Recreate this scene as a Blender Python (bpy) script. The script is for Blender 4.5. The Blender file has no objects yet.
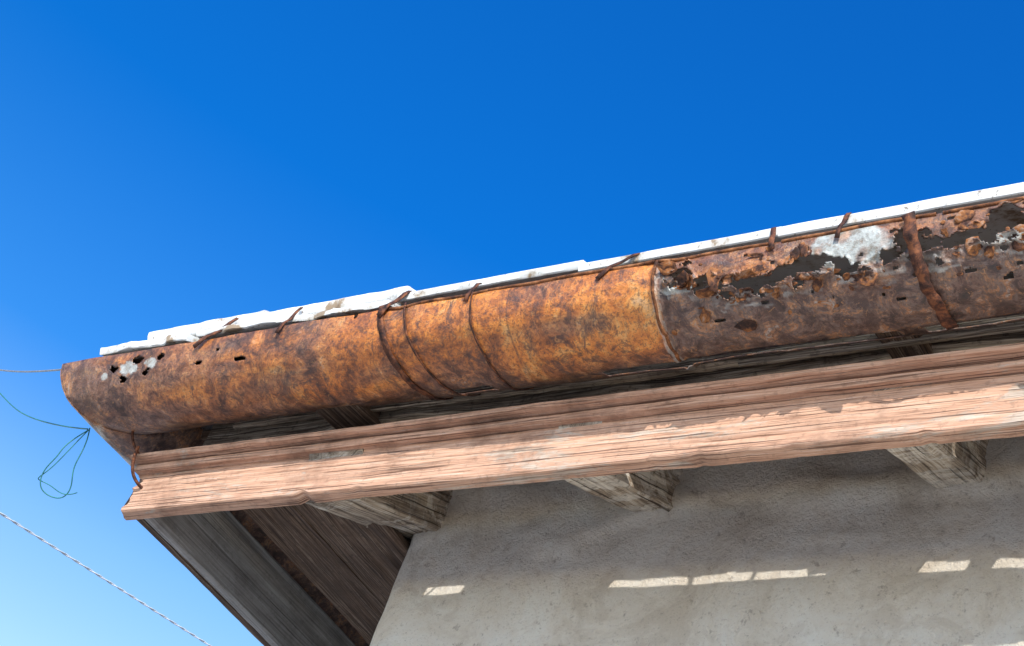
import bpy, math, random
from mathutils import Vector, Matrix, noise
random.seed(4)
H=1.6
scene=bpy.context.scene
scene.view_settings.view_transform='Standard'
scene.view_settings.look='None'
scene.view_settings.exposure=0

def n3(x,y,z): return noise.noise(Vector((x,y,z)))
def fr(x,y,z,o=4): return noise.fractal(Vector((x,y,z)),1.0,2.0,o)
def interp(keys,x):
    if x<=keys[0][0]: return keys[0][1:]
    for a,b in zip(keys,keys[1:]):
        if x<=b[0]:
            t=(x-a[0])/(b[0]-a[0]); return tuple(p+(q-p)*t for p,q in zip(a[1:],b[1:]))
    return keys[-1][1:]

# ---------------------------------------------------------------- materials
class NT:
    def __init__(s,name):
        s.m=bpy.data.materials.new(name); s.m.use_nodes=True
        s.t=s.m.node_tree; s.b=s.t.nodes['Principled BSDF']
    def n(s,ty,**k):
        nd=s.t.nodes.new(ty)
        for a,v in k.items(): setattr(nd,a,v)
        return nd
    def l(s,a,b): s.t.links.new(a,b)
    def uv(s,scale=(1,1,1),kind='UV'):
        tc=s.n('ShaderNodeTexCoord'); mp=s.n('ShaderNodeMapping'); mp.inputs['Scale'].default_value=scale
        s.l(tc.outputs[kind],mp.inputs['Vector']); return mp.outputs[0]
    def noise(s,vec,scale,detail=6,rough=.6,dist=0):
        nd=s.n('ShaderNodeTexNoise'); nd.inputs['Scale'].default_value=scale; nd.inputs['Detail'].default_value=detail
        nd.inputs['Roughness'].default_value=rough; nd.inputs['Distortion'].default_value=dist
        s.l(vec,nd.inputs['Vector']); return nd.outputs['Fac']
    def ramp(s,fac,stops):
        r=s.n('ShaderNodeValToRGB'); e=r.color_ramp.elements
        while len(e)<len(stops): e.new(.5)
        for i,(p,c) in enumerate(stops):
            e[i].position=p; e[i].color=(c,c,c,1) if isinstance(c,float) else (*c[:3],1)
        s.l(fac,r.inputs[0]); return r.outputs[0]
    def mix(s,fac,a,b,mode='MIX'):
        m=s.n('ShaderNodeMix',data_type='RGBA',blend_type=mode)
        for v,i in ((fac,0),(a,6),(b,7)):
            if hasattr(v,'node'): s.l(v,m.inputs[i])
            else: m.inputs[i].default_value=v if isinstance(v,(int,float)) else (*v,1)
        return m.outputs[2]
    def math(s,op,a,b):
        m=s.n('ShaderNodeMath',operation=op)
        for v,i in ((a,0),(b,1)):
            if hasattr(v,'node'): s.l(v,m.inputs[i])
            else: m.inputs[i].default_value=v
        return m.outputs[0]
    def out(s,col,rough=.8,bump=None,bs=.5,bd=.01,metal=0,spec=.3):
        s.l(col,s.b.inputs['Base Color'])
        if hasattr(rough,'node'): s.l(rough,s.b.inputs['Roughness'])
        else: s.b.inputs['Roughness'].default_value=rough
        s.b.inputs['Metallic'].default_value=metal
        s.b.inputs['Specular IOR Level'].default_value=spec
        if bump is not None:
            bp=s.n('ShaderNodeBump'); bp.inputs['Strength'].default_value=bs; bp.inputs['Distance'].default_value=bd
            s.l(bump,bp.inputs['Height']); s.l(bp.outputs[0],s.b.inputs['Normal'])
        return s.m

def mat_gutter():
    s=NT('rusted_sheet_metal'); ob=s.uv(kind='Object')
    at=s.n('ShaderNodeVertexColor',layer_name='mask'); sep=s.n('ShaderNodeSeparateColor'); s.l(at.outputs[0],sep.inputs[0])
    R,G,B=sep.outputs
    big=s.noise(ob,7,9,.72,.6)
    med=s.noise(ob,30,8,.75,.8)
    mix1=s.math('ADD',s.math('MULTIPLY',big,.62),s.math('MULTIPLY',med,.38))
    orange=s.ramp(mix1,[(.40,(.06,.019,.009)),(.45,(.22,.062,.014)),(.50,(.52,.150,.018)),(.555,(.74,.255,.034)),(.60,(.78,.37,.10)),(.68,(.58,.37,.21))])
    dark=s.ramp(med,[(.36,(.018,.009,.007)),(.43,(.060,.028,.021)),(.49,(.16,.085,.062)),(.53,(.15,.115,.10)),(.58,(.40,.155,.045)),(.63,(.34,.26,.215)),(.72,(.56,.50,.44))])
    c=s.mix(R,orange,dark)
    st=s.noise(s.uv((20,3,1)),1,9,.75,1.2)
    c=s.mix(s.math('MULTIPLY',s.ramp(st,[(.38,1.0),(.50,0.0)]),.62),c,(.070,.028,.014))
    bl=s.noise(ob,15,9,.8,1.5)
    c=s.mix(s.ramp(bl,[(.54,0.0),(.59,.75)]),c,(.065,.028,.020))
    fi=s.noise(ob,170,5,.75)
    c=s.mix(s.ramp(fi,[(.51,0.0),(.60,.65)]),c,(.05,.022,.014))
    fi2=s.noise(s.uv((1,1,1),'Object'),85,5,.75,1.)
    c=s.mix(s.ramp(fi2,[(.58,0.0),(.67,.55)]),c,(.62,.29,.10))
    pl=s.noise(ob,45,6,.7)
    pale=s.ramp(pl,[(.36,(.22,.19,.15)),(.46,(.40,.41,.38)),(.6,(.56,.58,.55))])
    pale=s.mix(s.ramp(fi,[(.54,0.0),(.62,.5)]),pale,(.25,.13,.07))
    c=s.mix(G,c,pale)
    c=s.mix(B,c,(.030,.013,.009))
    rg=s.ramp(big,[(.38,.75),(.58,.28)])
    bm=s.math('ADD',s.math('MULTIPLY',med,.55),s.math('MULTIPLY',fi,.45))
    return s.out(c,rg,bm,.7,.006,0.0,.8)

def mat_wood(name,stops,grain=(2.2,60,1),cr=.5,rough=.85,patch=None,bd=.004,dark=(.045,.03,.022),crack=.42,blotch=.45,speck=.5):
    s=NT(name); g=s.noise(s.uv(grain),1,5,.7,.15); g2=s.noise(s.uv((grain[0]*3,grain[1]*3.5,1)),1,3,.65,.1)
    mx=s.math('ADD',s.math('MULTIPLY',g,.5),s.math('MULTIPLY',g2,.5))
    c=s.ramp(mx,stops)
    if patch:
        ob=s.uv((3,11,11),'Object'); p=s.noise(ob,1,8,.75,.8)
        c=s.mix(s.ramp(p,[(patch[0],0.0),(patch[0]+.05,1.0)]),c,s.ramp(mx,[(.40,patch[1]),(.56,patch[2])]))
    ck=s.noise(s.uv((grain[0]*.9,grain[1]*2.2,1)),1,2,.5,.1)
    c=s.mix(s.ramp(ck,[(crack-.06,cr),(crack-.02,0.0)]),c,dark)
    blot=s.noise(s.uv((1,1,1),'Object'),6,7,.7)
    c=s.mix(s.ramp(blot,[(.36,blotch),(.50,0.0)]),c,dark)
    sp=s.noise(s.uv((1,1,1),'Object'),70,4,.7)
    c=s.mix(s.ramp(sp,[(.36,speck),(.44,0.0)]),c,dark)
    b=s.math('ADD',mx,s.math('MULTIPLY',s.ramp(ck,[(crack-.07,0.0),(crack,1.0)]),.7))
    return s.out(c,rough,b,.9,bd)

M_fascia=mat_wood('peeling_salmon_painted_wood',[(.36,(.22,.115,.07)),(.43,(.44,.245,.16)),(.50,(.57,.335,.225)),(.57,(.63,.40,.285)),(.65,(.67,.51,.41))],
    (4,140,1),.8,.8,(.57,(.28,.20,.145),(.60,.49,.40)),.0026,(.095,.048,.032),.415,.45,.25)
M_gut=mat_gutter()
M_grey=mat_wood('weathered_grey_wood',[(.38,(.06,.042,.03)),(.46,(.20,.155,.115)),(.53,(.38,.31,.23)),(.62,(.60,.52,.42))],(3,120,1),.85,crack=.43)
M_raft=mat_wood('rafter_wood',[(.38,(.09,.06,.042)),(.46,(.25,.19,.135)),(.53,(.42,.34,.255)),(.62,(.58,.51,.42))],(3,90,1),.8,patch=(.50,(.40,.34,.28),(.66,.60,.51)))
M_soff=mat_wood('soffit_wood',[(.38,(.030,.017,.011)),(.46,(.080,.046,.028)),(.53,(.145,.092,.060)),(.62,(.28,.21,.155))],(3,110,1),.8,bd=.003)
M_sidef=mat_wood('grey_side_board',[(.38,(.20,.18,.17)),(.5,(.32,.30,.28)),(.62,(.42,.40,.38))],(2,70,1),.3,blotch=.3,bd=.0015,speck=.2)

def mat_stucco():
    s=NT('beige_stucco'); ob=s.uv(kind='Object')
    a=s.noise(ob,4,9,.72,.8); b=s.noise(ob,48,7,.75,.3); c0=s.noise(ob,170,5,.8); d=s.noise(ob,13,7,.65,.8)
    c=s.ramp(a,[(.38,(.68,.59,.48)),(.47,(.79,.71,.60)),(.52,(.82,.75,.65)),(.60,(.85,.80,.71))])
    c=s.mix(s.ramp(d,[(.37,.4),(.46,0.0)]),c,(.60,.51,.41))
    c=s.mix(s.ramp(b,[(.35,.6),(.41,0.0)]),c,(.36,.29,.225))
    c=s.mix(s.ramp(c0,[(.36,.5),(.43,0.0)]),c,(.42,.35,.28))
    h=s.math('ADD',s.math('MULTIPLY',b,1.0),s.math('MULTIPLY',c0,.8))
    h=s.math('ADD',h,s.math('MULTIPLY',d,1.2))
    return s.out(c,.95,h,.9,.011,0,.1)
M_wall=mat_stucco()
def mat_white():
    s=NT('chalky_white_roof_sheet'); ob=s.uv(kind='Object')
    a=s.noise(ob,16,7,.65); b=s.noise(ob,90,5,.7)
    c=s.ramp(a,[(.38,(.34,.25,.17)),(.43,(.64,.60,.54)),(.50,(.79,.79,.77))])
    c=s.mix(s.ramp(b,[(.33,.8),(.39,0.0)]),c,(.18,.12,.08))
    return s.out(c,.7,b,.3,.001)
M_white=mat_white()
def mat_simple(name,stops,scale,rough=.8,bs=.4,bd=.003):
    s=NT(name); a=s.noise(s.uv(kind='Object'),scale,8,.7,.3); c=s.ramp(a,stops); return s.out(c,rough,a,bs,bd)
M_strap=mat_simple('rusty_strap',[(.38,(.020,.010,.008)),(.5,(.085,.032,.019)),(.62,(.24,.085,.035))],60)
M_lip=mat_simple('rusty_lip',[(.38,(.05,.02,.012)),(.5,(.20,.075,.028)),(.62,(.40,.17,.07))],50)
M_flake=mat_simple('rust_flake',[(.38,(.030,.014,.010)),(.46,(.11,.045,.026)),(.54,(.32,.12,.035)),(.64,(.36,.24,.18))],40,.75,.6,.004)
M_blocker=mat_simple('dark_sky_blocker',[(.38,(.02,.014,.01)),(.6,(.09,.06,.04))],40)
M_wire=mat_simple('galvanised_wire',[(.4,(.18,.18,.19)),(.6,(.30,.30,.31))],40,.5)
M_green=mat_simple('green_wire',[(.4,(.02,.13,.13)),(.6,(.04,.22,.20))],40,.5)
M_rope=mat_simple('pale_cable',[(.4,(.45,.46,.48)),(.6,(.65,.66,.68))],60,.6)
M_ground=mat_simple('dry_pale_paving',[(.3,(.40,.35,.29)),(.5,(.49,.44,.37)),(.7,(.54,.49,.43))],2.5,.9)

# ---------------------------------------------------------------- helpers
def empty(name):
    o=bpy.data.objects.new(name,None); scene.collection.objects.link(o); return o
def mkobj(name,verts,faces,mat,parent=None,uvs=None,smooth=True):
    me=bpy.data.meshes.new(name); me.from_pydata(verts,[],faces); me.update()
    if uvs:
        ul=me.uv_layers.new(name='UVMap')
        for i,li in enumerate(me.loops): ul.data[i].uv=uvs[li.vertex_index]
    me.materials.append(mat)
    if smooth:
        for p in me.polygons: p.use_smooth=True
    o=bpy.data.objects.new(name,me); scene.collection.objects.link(o)
    if parent: o.parent=parent
    return o
def sweep(name,prof,p0,p1,A,B,mat,parent,seg=None,amp=.002,freq=8,mod=None,seed=0,fine=True):
    p0=Vector(p0);p1=Vector(p1);A=Vector(A).normalized();B=Vector(B).normalized()
    L=(p1-p0).length; d=(p1-p0)/L; seg=seg or max(4,int(L/.01))
    pr=[]
    for i in range(len(prof)):
        a=prof[i];b=prof[(i+1)%len(prof)]; l=math.dist(a,b); k=max(1,int(l/.008)) if fine else 1
        for j in range(k): pr.append((a[0]+(b[0]-a[0])*j/k,a[1]+(b[1]-a[1])*j/k))
    per=[0]
    for i in range(len(pr)): per.append(per[-1]+math.dist(pr[i],pr[(i+1)%len(pr)]))
    V=[];U=[];F=[];m=len(pr)+1
    for i in range(seg+1):
        t=L*i/seg
        for j in range(m):
            a,b=pr[j%len(pr)]
            if mod: a,b,tt=mod(a,b,t)
            else: tt=t
            na=n3(t*freq*.35+seed,a*60,b*60+7)*amp+n3(t*freq*2.5+seed,a*260,b*260)*amp*.55
            nb=n3(t*freq*.35+seed+31,a*60,b*60+3)*amp+n3(t*freq*2.5+seed+9,a*260,b*260)*amp*.45
            V.append(p0+d*tt+A*(a+na)+B*(b+nb)); U.append((t+seed,per[j]+seed*.37))
    for i in range(seg):
        for j in range(m-1):
            q=i*m+j; F.append((q,q+1,q+m+1,q+m))
    F.append(tuple(reversed(range(m-1)))); F.append(tuple(seg*m+j for j in range(m-1)))
    o=mkobj(name,V,F,mat,parent,U)
    me=o.data
    import bmesh
    bm=bmesh.new(); bm.from_mesh(me); bmesh.ops.recalc_face_normals(bm,faces=bm.faces)
    for e in bm.edges:
        if len(e.link_faces)==2 and e.calc_face_angle(0)>.6: e.smooth=False
    bm.to_mesh(me); bm.free()
    return o
def rect(w,h,c=.003):
    return [(c,0),(w-c,0),(w,c),(w,h-c),(w-c,h),(c,h),(0,h-c),(0,c)]
def tube(name,pts,r,mat,parent=None,twist=0):
    cu=bpy.data.curves.new(name,'CURVE'); cu.dimensions='3D'; cu.bevel_depth=r; cu.bevel_resolution=3
    sp=cu.splines.new('NURBS'); sp.points.add(len(pts)-1)
    for q,p in zip(sp.points,pts): q.co=(*p,1)
    sp.use_endpoint_u=True; sp.order_u=4; sp.resolution_u=12
    cu.materials.append(mat)
    o=bpy.data.objects.new(name,cu); scene.collection.objects.link(o)
    if parent:o.parent=parent
    return o

# ---------------------------------------------------------------- house
house=empty('stucco_house')
YF=1.60; YW=1.87; XC=-1.80
def wallgrid(name,fn,nu,nv):
    V=[];F=[]
    for i in range(nu+1):
        for j in range(nv+1): V.append(fn(i/nu,j/nv))
    for i in range(nu):
        for j in range(nv):
            q=i*(nv+1)+j; F.append((q,q+nv+1,q+nv+2,q+1))
    return mkobj(name,V,F,M_wall,house)
def rnd_corner(x):
    d=max(0,.03-(x-XC)); return .03-math.sqrt(max(0,.03**2-d*d))
def fw(u,v):
    x=XC+ (u**1.6)*8.6; z=.0+v*(H+1.86)
    y=YW+rnd_corner(x)+n3(x*3,z*3,1)*.006+n3(x*11,z*11,5)*.0034+n3(x*27,z*27,5)*.0018
    if z>H+1.43: y+= -.016*min(1,(z-H-1.43)/.012)*max(0,min(.6,n3(x*4,z*9,9)*2.4+.30))
    return (x,y,z)
wallgrid('front_wall',fw,500,420)
def sw(u,v):
    y=YW+.03+u*6.2; z=v*(H+1.86)
    return (XC+n3(z*3,y*3,1)*.006*min(1,u*30),y,z)
wallgrid('side_wall',sw,80,80)
wallgrid('back_wall',lambda u,v:(XC+u*8.6,YW+6.23,v*(H+1.86)),4,4)
wallgrid('end_wall',lambda u,v:(XC+8.6,YW+u*6.23,v*(H+1.86)),4,4)

def m_f(a,b,t):
    x=-2.30+t
    bb=b
    if b<.01:
        bb+=.006*max(0,1-abs(x+1.83)/.018)*1.5+n3(x*5,2,2)*.0012+max(0,n3(x*25,4,2)-.3)*.010
    if a<.002 and .01<b<.085:
        for k,(xa,xb,zz) in enumerate([(-2.3,-1.9,.055),(-2.0,-1.45,.031),(-1.5,-.9,.066),(-1.1,-.55,.024),(-.8,-.2,.052)]):
            if xa<x<xb and abs(b-(zz+.006*n3(x*4,k,1)))<.004: a+=.003*math.sin(math.pi*(x-xa)/(xb-xa))
    tt=t-(.03*n3(b*60,a*20,3) if t<.02 else 0)
    return a,bb,tt
fp=[(0,0.003),(.003,0),(.028,0),(.030,.003),(.030,.093),(0,.093)]
sweep('fascia_board',fp,(-2.30,YF,H+1.412),(3.4,YF,H+1.402),(0,1,0),(0,0,1),M_fascia,house,seg=900,amp=.0018,freq=9,mod=m_f)
def m_m(a,b,t): return a,b+.0025*n3(t*1.5,1,1)+(.004*max(0,n3(t*14,a*30,5)-.1) if b<.002 else 0),t+(.02*n3(b*70,a*30,1) if t<.02 else 0)
sweep('moulding_lower',[(0,.002),(.002,0),(.05,0),(.05,.016),(.004,.016),(0,.013)],(-2.31,1.583,H+1.5045),(3.4,1.583,H+1.4985),(0,1,0),(0,0,1),M_fascia,house,seg=700,amp=.0015,mod=m_m,seed=3)
sweep('moulding_upper',[(0,.002),(.002,0),(.05,0),(.05,.014),(.006,.014),(0,.009)],(-2.315,1.564,H+1.5215),(3.4,1.564,H+1.519),(0,1,0),(0,0,1),M_fascia,house,seg=700,amp=.0015,mod=m_m,seed=6)
def m_w(a,b,t):
    return a,b+(.014*fr(t*3,b*9,4) if b<.02 else .004*fr(t*5,1,2)),t
sweep('weathered_batten',rect(.02,.075),(-2.2,1.625,H+1.588),(3.4,1.625,H+1.60),(0,1,0),(0,0,1),M_grey,house,seg=500,amp=.003,mod=m_w,seed=5)
sweep('split_batten',rect(.014,.022),(-2.1,1.592,H+1.603),(-.95,1.592,H+1.592),(0,1,0),(0,0,1),M_grey,house,seg=160,amp=.006,seed=15)
sweep('split_batten_right',rect(.014,.026),(-.98,1.585,H+1.580),(3.4,1.585,H+1.585),(0,1,0),(0,0,1),M_grey,house,seg=300,amp=.004,seed=19)
sl=.43; ang=math.atan(sl)
for i,x in enumerate([-1.85,-1.300,-.745,-.16,.39,.94,1.49,2.04,2.59]):
    w=.085 if i else .13
    y0=YF+.033; z0=H+1.422
    if i==0: z0-=.006
    dv=Vector((0,math.cos(ang),math.sin(ang))); up=Vector((0,-math.sin(ang),math.cos(ang)))
    p0=Vector((x,y0,z0)); sweep('rafter_%d'%(i+1),rect(w,.13,.006),p0,p0+dv*.9,(1,0,0),up,M_raft,house,seg=60,amp=.006,seed=20+i*3)
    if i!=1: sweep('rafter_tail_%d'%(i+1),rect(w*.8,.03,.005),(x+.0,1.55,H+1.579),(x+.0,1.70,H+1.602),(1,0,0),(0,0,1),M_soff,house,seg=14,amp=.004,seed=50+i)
for k in range(6):
    y=1.65+k*.135; z=H+1.625+(y-1.63)*.5
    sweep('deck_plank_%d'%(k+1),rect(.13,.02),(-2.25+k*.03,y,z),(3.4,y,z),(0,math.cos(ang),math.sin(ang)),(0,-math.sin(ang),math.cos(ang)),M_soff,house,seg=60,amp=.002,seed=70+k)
sweep('side_fascia',rect(.028,.15,.004),(-2.30,1.634,H+1.432),(-2.30,8.4,H+1.432),(1,0,0),(0,0,1),M_sidef,house,seg=300,amp=.003,seed=90)
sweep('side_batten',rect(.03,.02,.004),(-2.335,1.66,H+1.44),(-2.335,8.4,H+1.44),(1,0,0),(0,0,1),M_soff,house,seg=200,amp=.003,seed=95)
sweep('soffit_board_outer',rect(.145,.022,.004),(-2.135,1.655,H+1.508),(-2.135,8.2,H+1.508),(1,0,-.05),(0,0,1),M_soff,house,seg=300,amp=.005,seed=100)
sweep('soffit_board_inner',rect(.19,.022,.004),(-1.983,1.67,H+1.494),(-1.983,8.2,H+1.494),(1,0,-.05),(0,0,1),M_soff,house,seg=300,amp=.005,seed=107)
x0,x1,y0,y1=-2.41,7.2,1.50,8.6; ze=H+1.718; rs=.40
hw=(y1-y0)/2; zr=ze+hw*rs
V=[(x0,y0,ze),(x1,y0,ze),(x1,y1,ze),(x0,y1,ze),(x0+hw,(y0+y1)/2,zr),(x1-hw,(y0+y1)/2,zr)]
rf=mkobj('roof',V,[(0,1,5,4),(1,2,5),(2,3,4,5),(3,0,4)],M_white,house,smooth=False)
so=rf.modifiers.new('s','SOLIDIFY'); so.thickness=.010; so.offset=1
edges=[(-2.27,-1.95,.009,.022,.003),(-1.955,-1.60,.003,.020,.0024),(-1.61,-1.22,-.016,.016,.0012),(-1.225,-.86,-.024,.016,.0005),(-.865,-.40,-.026,.018,.0004),(-.405,.1,-.026,.018,.0004),(.095,.9,-.026,.018,.0004),(.895,3.4,-.026,.018,.0004)]
def m_e(sd,k=.007):
    def f(a,b,t):
        if a<.02: a+=k*fr(t*9+sd,3,1)
        return a,b,t
    return f
rv=Vector((0,1,.42)).normalized(); ru=Vector((0,-.42,1)).normalized()
for i,(a,b,dz,th,am) in enumerate(edges):
    ye=1.428 if i<2 else 1.422
    sweep('edge_sheet_%d'%(i+1),rect(.16,th,.002),(a,ye,H+1.708+dz),(b,ye,H+1.708+dz+.001),rv,ru,M_white,house,amp=am,mod=m_e(i,.009 if i<2 else .002),seed=140+i)
sweep('edge_sheet_under_1',rect(.10,.016,.002),(-2.37,1.408,H+1.680),(-2.13,1.412,H+1.684),rv,ru,M_white,house,amp=.004,mod=m_e(7,.020),seed=160)
sweep('edge_sheet_under_2',rect(.10,.012,.002),(-2.10,1.410,H+1.686),(-1.62,1.418,H+1.682),rv,ru,M_white,house,amp=.003,mod=m_e(8,.014),seed=161)
for i in range(7):
    y=1.5+i*1.0
    sweep('side_edge_sheet_%d'%(i+1),rect(.14,.016,.003),(-2.43,y+.03,H+1.694),(-2.43,y+1.01,H+1.696),(1,0,.42),(-.42,0,1),M_white,house,seg=40,amp=.003,seed=180+i)

# ---------------------------------------------------------------- gutter
gut=empty('rusty_rain_gutter')
RC=.1006; YC=1.511; ZC=H+1.660; XG=-2.375
def rad(x,th):
    r=RC+.0045*n3(x*2.2,th*.02,1)+.0028*n3(x*8,th*.04,4)+.001*n3(x*25,th*.12,4)
    if x>-1.06: r-=.0025
    if -1.068<x<-1.052: r+=.003
    if -1.44<x<-1.06: r+=.0015
    r-= .005*math.exp(-((x+1.585)/.03)**2)*(1 if th<120 else 0)
    return r
def zc(x): return ZC+.013*max(0,min(1,(-1.0-x)/1.4))
tear=[(-1.06,20,-6),(-1.035,20,5),(-1.0,22,6),(-.985,30,2.5),(-.95,38,5),(-.90,39,6),(-.86,37,7),(-.82,32,9),(-.805,28,10),(-.785,31,6),(-.76,38,4),(-.71,41,3.5),(-.675,32,7),(-.66,25,10),(-.63,27,8),(-.60,31,6),(-.57,32,5),(-.545,26,9),(-.52,21,12),(-.48,20,13),(-.44,24,10),(-.38,30,5),(-.3,28,-4),(5,28,-6)]
opens=[(-1.52,-1.43),(-1.21,-.70),(-.66,-.49),(-.45,-.2)]
lefth=[(-2.31,20,.010,4),(-2.28,34,.009,3),(-2.245,12,.014,4),(-2.215,31,.008,3),(-2.18,14,.008,4),(-2.07,29,.010,2.0),(-1.955,32,.012,1.8),(-2.02,17,.004,1.6)]
def tdist(x,th):
    c,h=interp(tear,x)
    return abs(th-(c+6*n3(x*22,1,1)))-(h+13*fr(x*42,th*.09,8,6))
def hole(x,th):
    d=9
    if x>-1.06:
        d=tdist(x,th)
        if x>-1.055 and d<0: return d
        if x>-1.05 and th<75:
            v=n3(x*38,th*.2,21)
            if v>.52: return -1
            d=min(d,(.52-v)*16)
    if -2.36<x<-1.75 and th<44:
        dm=99
        for (hx,ht,rx,rt) in lefth:
            q=math.sqrt(((x-hx)/rx)**2+((th-ht)/rt)**2)-1+1.1*fr(x*50,th*.28,9,5)
            dm=min(dm,q)
        if dm<0: return -1
        return dm*3
    if th<5.5 and x<-1.6 and fr(x*14,5,5)>.28: return -1
    for a,b in opens:
        if a<x<b and abs(th-117.5)<(8+1.0*fr(x*16,th*.02,6)): return -1
    return max(0.01,d)
def build_gutter(side):
    dx=.0024; x_end=3.4 if not side else 8.5
    nth=120
    xs=[]
    x=0.0; total=(x_end-XG) if not side else (x_end-YC)
    while x<total:
        xs.append(x)
        if side: x+=.02
        else: x+= dx if XG+x<-.40 else .012
    V=[];U=[];C=[];hv=[]
    for i,s in enumerate(xs):
        for j in range(nth+1):
            th=180*j/nth; tr=math.radians(th)
            wx=(XG+s) if not side else XG-1.3*s
            r=rad(wx,th); o=r*math.cos(tr)
            off=-o*max(0,1-s/.25)
            X=XG+s+off if not side else XG-o
            h=hole(X,th) if not side else 9
            if th<80 and X>-1.05 and not side:
                td=tdist(X,th)
                if td<8:
                    k=(1-max(0,td)/8); r+=k*k*.013*(n3(X*30,th*.14,31)+.28)
                    if th>interp(tear,X)[0]: r+=k*.003
            o=r*math.cos(tr)
            if not side: p=(X,YC-o,zc(X)-r*math.sin(tr))
            else: p=(X,YC+s+off,ZC+.013-r*math.sin(tr))
            V.append(p); U.append((s+(50 if side else 0),r*tr))
            hv.append(h)
            q=X if not side else -2.3
            R=max(0,min(1,(q+1.058)/.004)) if q>-1.3 else 0
            if R>.9 and th>30: R=.96+.1*min(1,max(0,(th-60)/30))+.25*n3(q*9,th*.05,71)
            if q<-1.60: R=max(R,min(.85,max(0,.05+(-1.70-q)*1.2)+.9*n3(q*7,th*.04,3)))
            if R<.75 : R=max(R,min(.9,max(0,(th-74)/42+.5*n3(q*5,th*.03,8))))  # dark stains plus shade painted into the colour, growing toward the underside
            if -1.6<q<-1.06: R=max(R,min(.6,max(0,n3(q*6,th*.03,91)*2-.45)))
            if q>-1.05 and th<interp(tear,q)[0]-4+5*n3(q*20,1,1): R=.55+.55*n3(q*14,th*.1,41)
            R=max(0,min(1,R))
            G=0
            e=((q+.735)/.072)**2+((th-19)/22)**2+.45*fr(q*30,th*.1,2)
            if q>-1.0:
                G=max(0,min(1,(1.0-e)*5))  # pale grey patch painted in place of the sunlit interior behind the tear
                G*=1-.6*max(0,min(1,(n3(q*40,th*.05,61)-.2)*5))
            e2=((q+1.018)/.030)**2+((th-33)/5)**2+.9*fr(q*60,th*.2,2)
            if q>-1.06: G=max(G,min(1,max(0,(1.0-e2)*4)))
            e3=((q+.50)/.035)**2+((th-35)/5)**2+.9*fr(q*50,th*.2,2)
            if q>-.6: G=max(G,min(.8,max(0,(1.0-e3)*4)))
            if not side:
                for (gx,gt,rx,rt) in [(-2.265,22,.026,9),(-2.205,20,.016,8),(-2.335,28,.010,5)]:
                    e4=((q-gx)/rx)**2+((th-gt)/rt)**2+.9*fr(q*55,th*.2,5)
                    G=max(G,min(.9,max(0,(1-e4)*4)))
            if abs(q+1.060)<.005+.004*n3(th*.1,1,1): G=max(G,.5)
            if q>-1.05 and h<9:
                dd=th-(interp(tear,q)[0]+interp(tear,q)[1])
                if 0<dd<18: G=max(G,.75*max(0,min(1,n3(q*30,th*.2,51)*1.5+.15)))
            B=0
            if 0<h<1.8: B=max(0,min(.9,(1.8-h)/1.8))
            if G>.6: B*=.4
            C.append((R,G,B,1))
    m=nth+1; F=[]
    for i in range(len(xs)-1):
        for j in range(nth):
            a=i*m+j; q=(a,a+1,a+m+1,a+m)
            if sum(1 for k in q if hv[k]<0)>=2: continue
            F.append(q)
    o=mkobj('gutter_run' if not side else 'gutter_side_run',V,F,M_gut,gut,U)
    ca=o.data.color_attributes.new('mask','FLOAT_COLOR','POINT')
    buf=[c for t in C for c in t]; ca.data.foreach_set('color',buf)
    so=o.modifiers.new('s','SOLIDIFY'); so.thickness=.002; so.offset=-1
    return o
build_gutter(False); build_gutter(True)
def sky_blocker():  # added dark sheet inside the gutter, hides sky behind the left holes
    V=[];F=[];nx=60;ny=14
    for i in range(nx+1):
        for j in range(ny+1):
            x=-2.44+.56*i/nx; t=j/ny*2-1
            lvl=-.012+.012*fr(x*12,t*2,3)-.05*max(0,(x+2.05)/.2)
            hw2=math.sqrt(max(0,.093**2-lvl*lvl))
            V.append((x,YC+t*hw2,zc(x)+lvl+.006*fr(x*40,t*6,1)))
    for i in range(nx):
        for j in range(ny):
            q=i*(ny+1)+j; F.append((q,q+ny+1,q+ny+2,q+1))
    mkobj('sky_blocker',V,F,M_blocker,gut)
sky_blocker()
def flakes():
    V=[];F=[]
    rnd=random.Random(11)
    for k in range(230):
        x=rnd.uniform(-1.045,-.40); c,h=interp(tear,x)
        mode=rnd.random()
        if mode<.4: th=c+h+rnd.uniform(-1,6)
        elif mode<.8: th=c-h-rnd.uniform(-1,6)
        else: th=rnd.uniform(3,75)
        if th<2: continue
        if -.80<x<-.67 and th<38: continue
        if -.665<x<-.60: continue
        if hole(x,th)<0: continue
        sz=rnd.choice([.003,.004,.005,.007,.009,.013])*rnd.uniform(.8,1.2); lift=rnd.uniform(.0005,.0045)*sz/.007
        n=9; a0=rnd.uniform(0,6.28); el=rnd.uniform(.8,1.7); cl=rnd.uniform(0,6.28)
        base=len(V)
        def P(dx,dth,l):
            T=math.radians(th)+dth/RC; r=rad(x+dx,th+math.degrees(dth/RC))+l
            return (x+dx,YC-r*math.cos(T),zc(x)-r*math.sin(T))
        V.append(P(0,0,lift*.4+.0006))
        for ring in (.5,1):
            for q in range(n):
                a=a0+q*6.283/n; rr=sz*ring*(.65+.6*rnd.random() if ring==1 else .9)
                V.append(P(math.cos(a)*rr*el,math.sin(a)*rr/el,.0005+lift*(.5+.5*math.cos(a-cl))*ring**2*1.8))
        for q in range(n):
            q2=(q+1)%n
            F.append((base,base+1+q,base+1+q2)); F.append((base+1+q,base+1+n+q,base+1+n+q2,base+1+q2))
    o=mkobj('rust_flakes',V,F,M_flake,gut)
    s=o.modifiers.new('s','SOLIDIFY'); s.thickness=.0007; s.offset=0
flakes()
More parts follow.
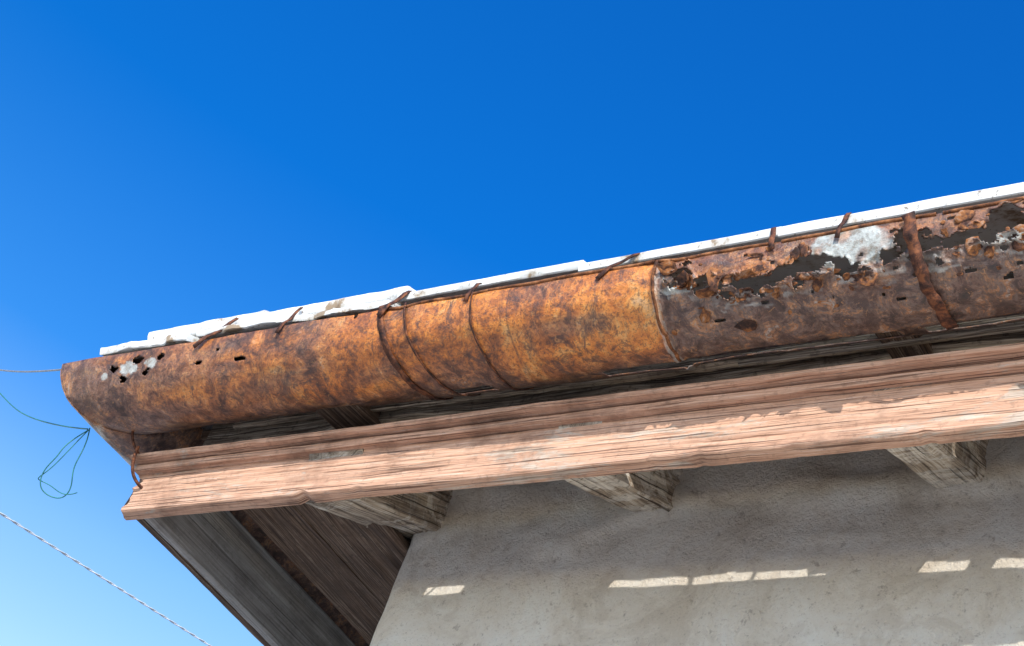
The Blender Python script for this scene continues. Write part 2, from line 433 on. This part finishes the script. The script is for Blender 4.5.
def bead(name,xa,xb,seed,r=.003):
    pts=[]; n=max(4,int((xb-xa)/.025))
    for i in range(n+1):
        x=xa+(xb-xa)*i/n
        pts.append((x,YC-rad(x,0)-.0005+.001*n3(x*12,seed,1),zc(x)-.001+.0012*n3(x*15,seed,4)))
    return tube(name,pts,r,M_lip,gut)
for i,(a,b) in enumerate([(-1.615,-1.065),(-1.06,-.865),(-.85,-.61),(-.60,3.3)]): bead('lip_bead_%d'%(i+1),a,b,i)
tube('lip_bead_side',[(XG-.101,1.46,ZC+.010),(XG-.101,3,ZC+.010),(XG-.101,5,ZC+.010),(XG-.101,8.4,ZC+.010)],.003,M_lip,gut)

def ribbon(name,pts,w,mat,th=.002,parent=gut):
    V=[];F=[];U=[];acc=0
    for i,p in enumerate(pts):
        p=Vector(p)
        a=Vector(pts[max(0,i-1)]);b=Vector(pts[min(len(pts)-1,i+1)])
        d=(b-a).normalized(); wd=Vector((1,0,0)); wd=(wd-d*wd.dot(d)).normalized()
        ww=w*(1+.35*n3(i*.35,w*90,p.x*9))
        if i: acc+=(p-Vector(pts[i-1])).length
        V+= [p-wd*ww/2,p+wd*ww/2]; U+=[(acc,0),(acc,w)]
    for i in range(len(pts)-1): F.append((2*i,2*i+1,2*i+3,2*i+2))
    o=mkobj(name,V,F,mat,parent,U); s=o.modifiers.new('s','SOLIDIFY'); s.thickness=th; s.offset=0
    return o
def band(name,x,tilt,w,t0=-5,t1=150,lift=.0025,mat=None):
    pts=[]
    for k in range(50):
        th=t0+(t1-t0)*k/49; xx=x+tilt*k/49; r=rad(xx,th)+lift+.0015*n3(k*.24,x*5,1); tr=math.radians(th)
        pts.append((xx+.004*n3(k*.12,x*9,3),YC-r*math.cos(tr),zc(xx)-r*math.sin(tr)))
    return ribbon(name,pts,w,mat or M_strap)
band('strap_1',-1.625,.065,.013)
band('strap_2',-1.575,.085,.0035)
band('strap_3',-1.425,.045,.003)
band('strap_4',-.650,.035,.019,t0=0,t1=108,lift=.0085)
band('seam_band',-1.064,.006,.005,t0=0,t1=108,lift=.001,mat=M_lip)
def clip(name,x,lean,w=.012,hgt=.02,inn=.04):
    z=zc(x); y=YC-RC
    pts=[(x-lean*.5,y-.003,z-.02),(x-lean*.2,y-.005,z-.008),(x,y-.004,z+.004),(x+lean*.4,y+.002,z+.018),(x+lean*.8,y+.004,z+.034+hgt*.5),(x+lean,y+.008,z+.042+hgt)]
    if inn: pts+=[(x+lean*1.05,y+.02+inn,z+.060+hgt)]
    ribbon(name,pts,w,M_strap,.002)
for i,(x,l,w,h,n) in enumerate([(-2.06,.045,.012,.014,0),(-1.86,.012,.010,.012,.0),(-1.61,.025,.012,.004,.0),(-1.43,.004,.009,-.010,.0),(-1.15,.04,.008,-.004,0),(-.865,-.008,.0075,.0,0),(-.755,.004,.0075,.002,0),(-.2,.01,.012,0,0)]): clip('hook_%d'%(i+1),x,l,w,h,n)
tube('bent_nail_1',[(-2.285,1.60,H+1.52),(-2.30,1.56,H+1.53),(-2.315,1.545,H+1.55),(-2.32,1.54,H+1.575)],.003,M_strap,gut)
tube('bent_nail_2',[(-2.28,1.60,H+1.47),(-2.29,1.57,H+1.475),(-2.30,1.56,H+1.50),(-2.29,1.55,H+1.54)],.0035,M_strap,gut)

# ---------------------------------------------------------------- wires
tube('steel_wire',[(-2.46,1.43,H+1.675),(-2.85,1.56,H+1.84),(-3.27,1.72,H+2.05),(-5.0,2.4,H+3.0),(-9,4,H+5.0)],.0022,M_wire)
gw=empty('green_garden_wire')
tube('wire_run',[(-2.44,1.52,H+1.58),(-2.6,1.56,H+1.64),(-2.95,1.66,H+1.80),(-3.28,1.76,H+2.007),(-5,2.3,H+3.1),(-9,3.6,H+5.6)],.0016,M_green,gw)
loop=[(-2.44,1.523,1.58),(-2.465,1.505,1.53),(-2.457,1.506,1.501),(-2.50,1.515,1.478),(-2.50,1.525,1.44),(-2.493,1.55,1.432),(-2.457,1.568,1.430),(-2.440,1.56,1.46),(-2.445,1.534,1.494),(-2.425,1.53,1.54),(-2.44,1.523,1.585)]
tube('wire_loop',[(a,b,c+H) for a,b,c in loop],.0013,M_green,gw)
loop2=[(-2.44,1.523,1.58),(-2.45,1.515,1.53),(-2.48,1.52,1.47),(-2.525,1.52,1.455),(-2.49,1.545,1.46),(-2.45,1.56,1.43),(-2.43,1.57,1.45)]
tube('wire_loop_end',[(a,b,c+H) for a,b,c in loop2],.0011,M_green,gw)
cab=empty('overhead_cable')
def cp(t):
    a=Vector((-4.99,2.96,H+2.67)); b=Vector((-5.08,4.33,H+2.94)); return a+(b-a)*t
for ph in (0,math.pi):
    pts=[]
    for i in range(900):
        t=-3+i*.012; p=cp(t); k=t*60
        pts.append((p.x+.0028*math.cos(k+ph),p.y,p.z+.0028*math.sin(k+ph)))
    tube('strand_%d'%(1 if ph==0 else 2),pts,.0028,M_rope,cab)

# ---------------------------------------------------------------- ground
mkobj('ground',[(-600,-600,0),(600,-600,0),(600,600,0),(-600,600,0)],[(0,1,2,3)],M_ground,smooth=False)

# ---------------------------------------------------------------- light
sd=Vector((-.6,1,-.66))
sun=bpy.data.lights.new('sun','SUN'); sun.energy=5.0; sun.angle=math.radians(.5); sun.color=(1,.96,.89)
so=bpy.data.objects.new('sun',sun); scene.collection.objects.link(so); so.rotation_euler=sd.to_track_quat('-Z','Y').to_euler()
w=bpy.data.worlds.new('World'); scene.world=w; w.use_nodes=True; nt=w.node_tree
bg=nt.nodes['Background']; sky=nt.nodes.new('ShaderNodeTexSky'); sky.sky_type='NISHITA'; sky.sun_disc=False
sky.sun_elevation=math.asin(.66/sd.length); sky.sun_rotation=math.atan2(.6,-1)
sky.air_density=1.0; sky.dust_density=.6; sky.ozone_density=2.5
tc=nt.nodes.new('ShaderNodeTexCoord'); sx=nt.nodes.new('ShaderNodeSeparateXYZ'); nt.links.new(tc.outputs['Generated'],sx.inputs[0])
rp=nt.nodes.new('ShaderNodeValToRGB'); e=rp.color_ramp.elements
stops=[(.20,(1,.97,.92)),(.345,(1.0,1.0,1.0)),(.43,(.66,.88,1.0)),(.52,(.15,.60,1.0)),(.66,(.02,.47,.98)),(.85,(.02,.43,.96))]
while len(e)<len(stops): e.new(.5)
for i,(p,c) in enumerate(stops): e[i].position=p; e[i].color=(*c,1)
nt.links.new(sx.outputs[2],rp.inputs[0])
mu=nt.nodes.new('ShaderNodeMix'); mu.data_type='RGBA'; mu.blend_type='MULTIPLY'; mu.inputs[0].default_value=1
nt.links.new(sky.outputs[0],mu.inputs[6]); nt.links.new(rp.outputs[0],mu.inputs[7])
gn=nt.nodes.new('ShaderNodeVectorMath'); gn.operation='MULTIPLY'; gn.inputs[1].default_value=(2.5,2.5,2.5)
nt.links.new(mu.outputs[2],gn.inputs[0])
nt.links.new(gn.outputs[0],bg.inputs[0]); bg.inputs[1].default_value=.12

# ---------------------------------------------------------------- camera
cam=bpy.data.cameras.new('camera'); co=bpy.data.objects.new('camera',cam); scene.collection.objects.link(co)
cam.sensor_width=36; cam.lens=1500/1024*36; cam.clip_start=.05; cam.clip_end=3000
bk=Vector((.528,-.567,-.632)).normalized(); up=Vector((.1365,-.677,.722)); up=(up-bk*up.dot(bk)).normalized(); rt=up.cross(bk)
M=Matrix((rt,up,bk)).transposed().to_4x4(); M.translation=(0,0,H); co.matrix_world=M
scene.camera=co
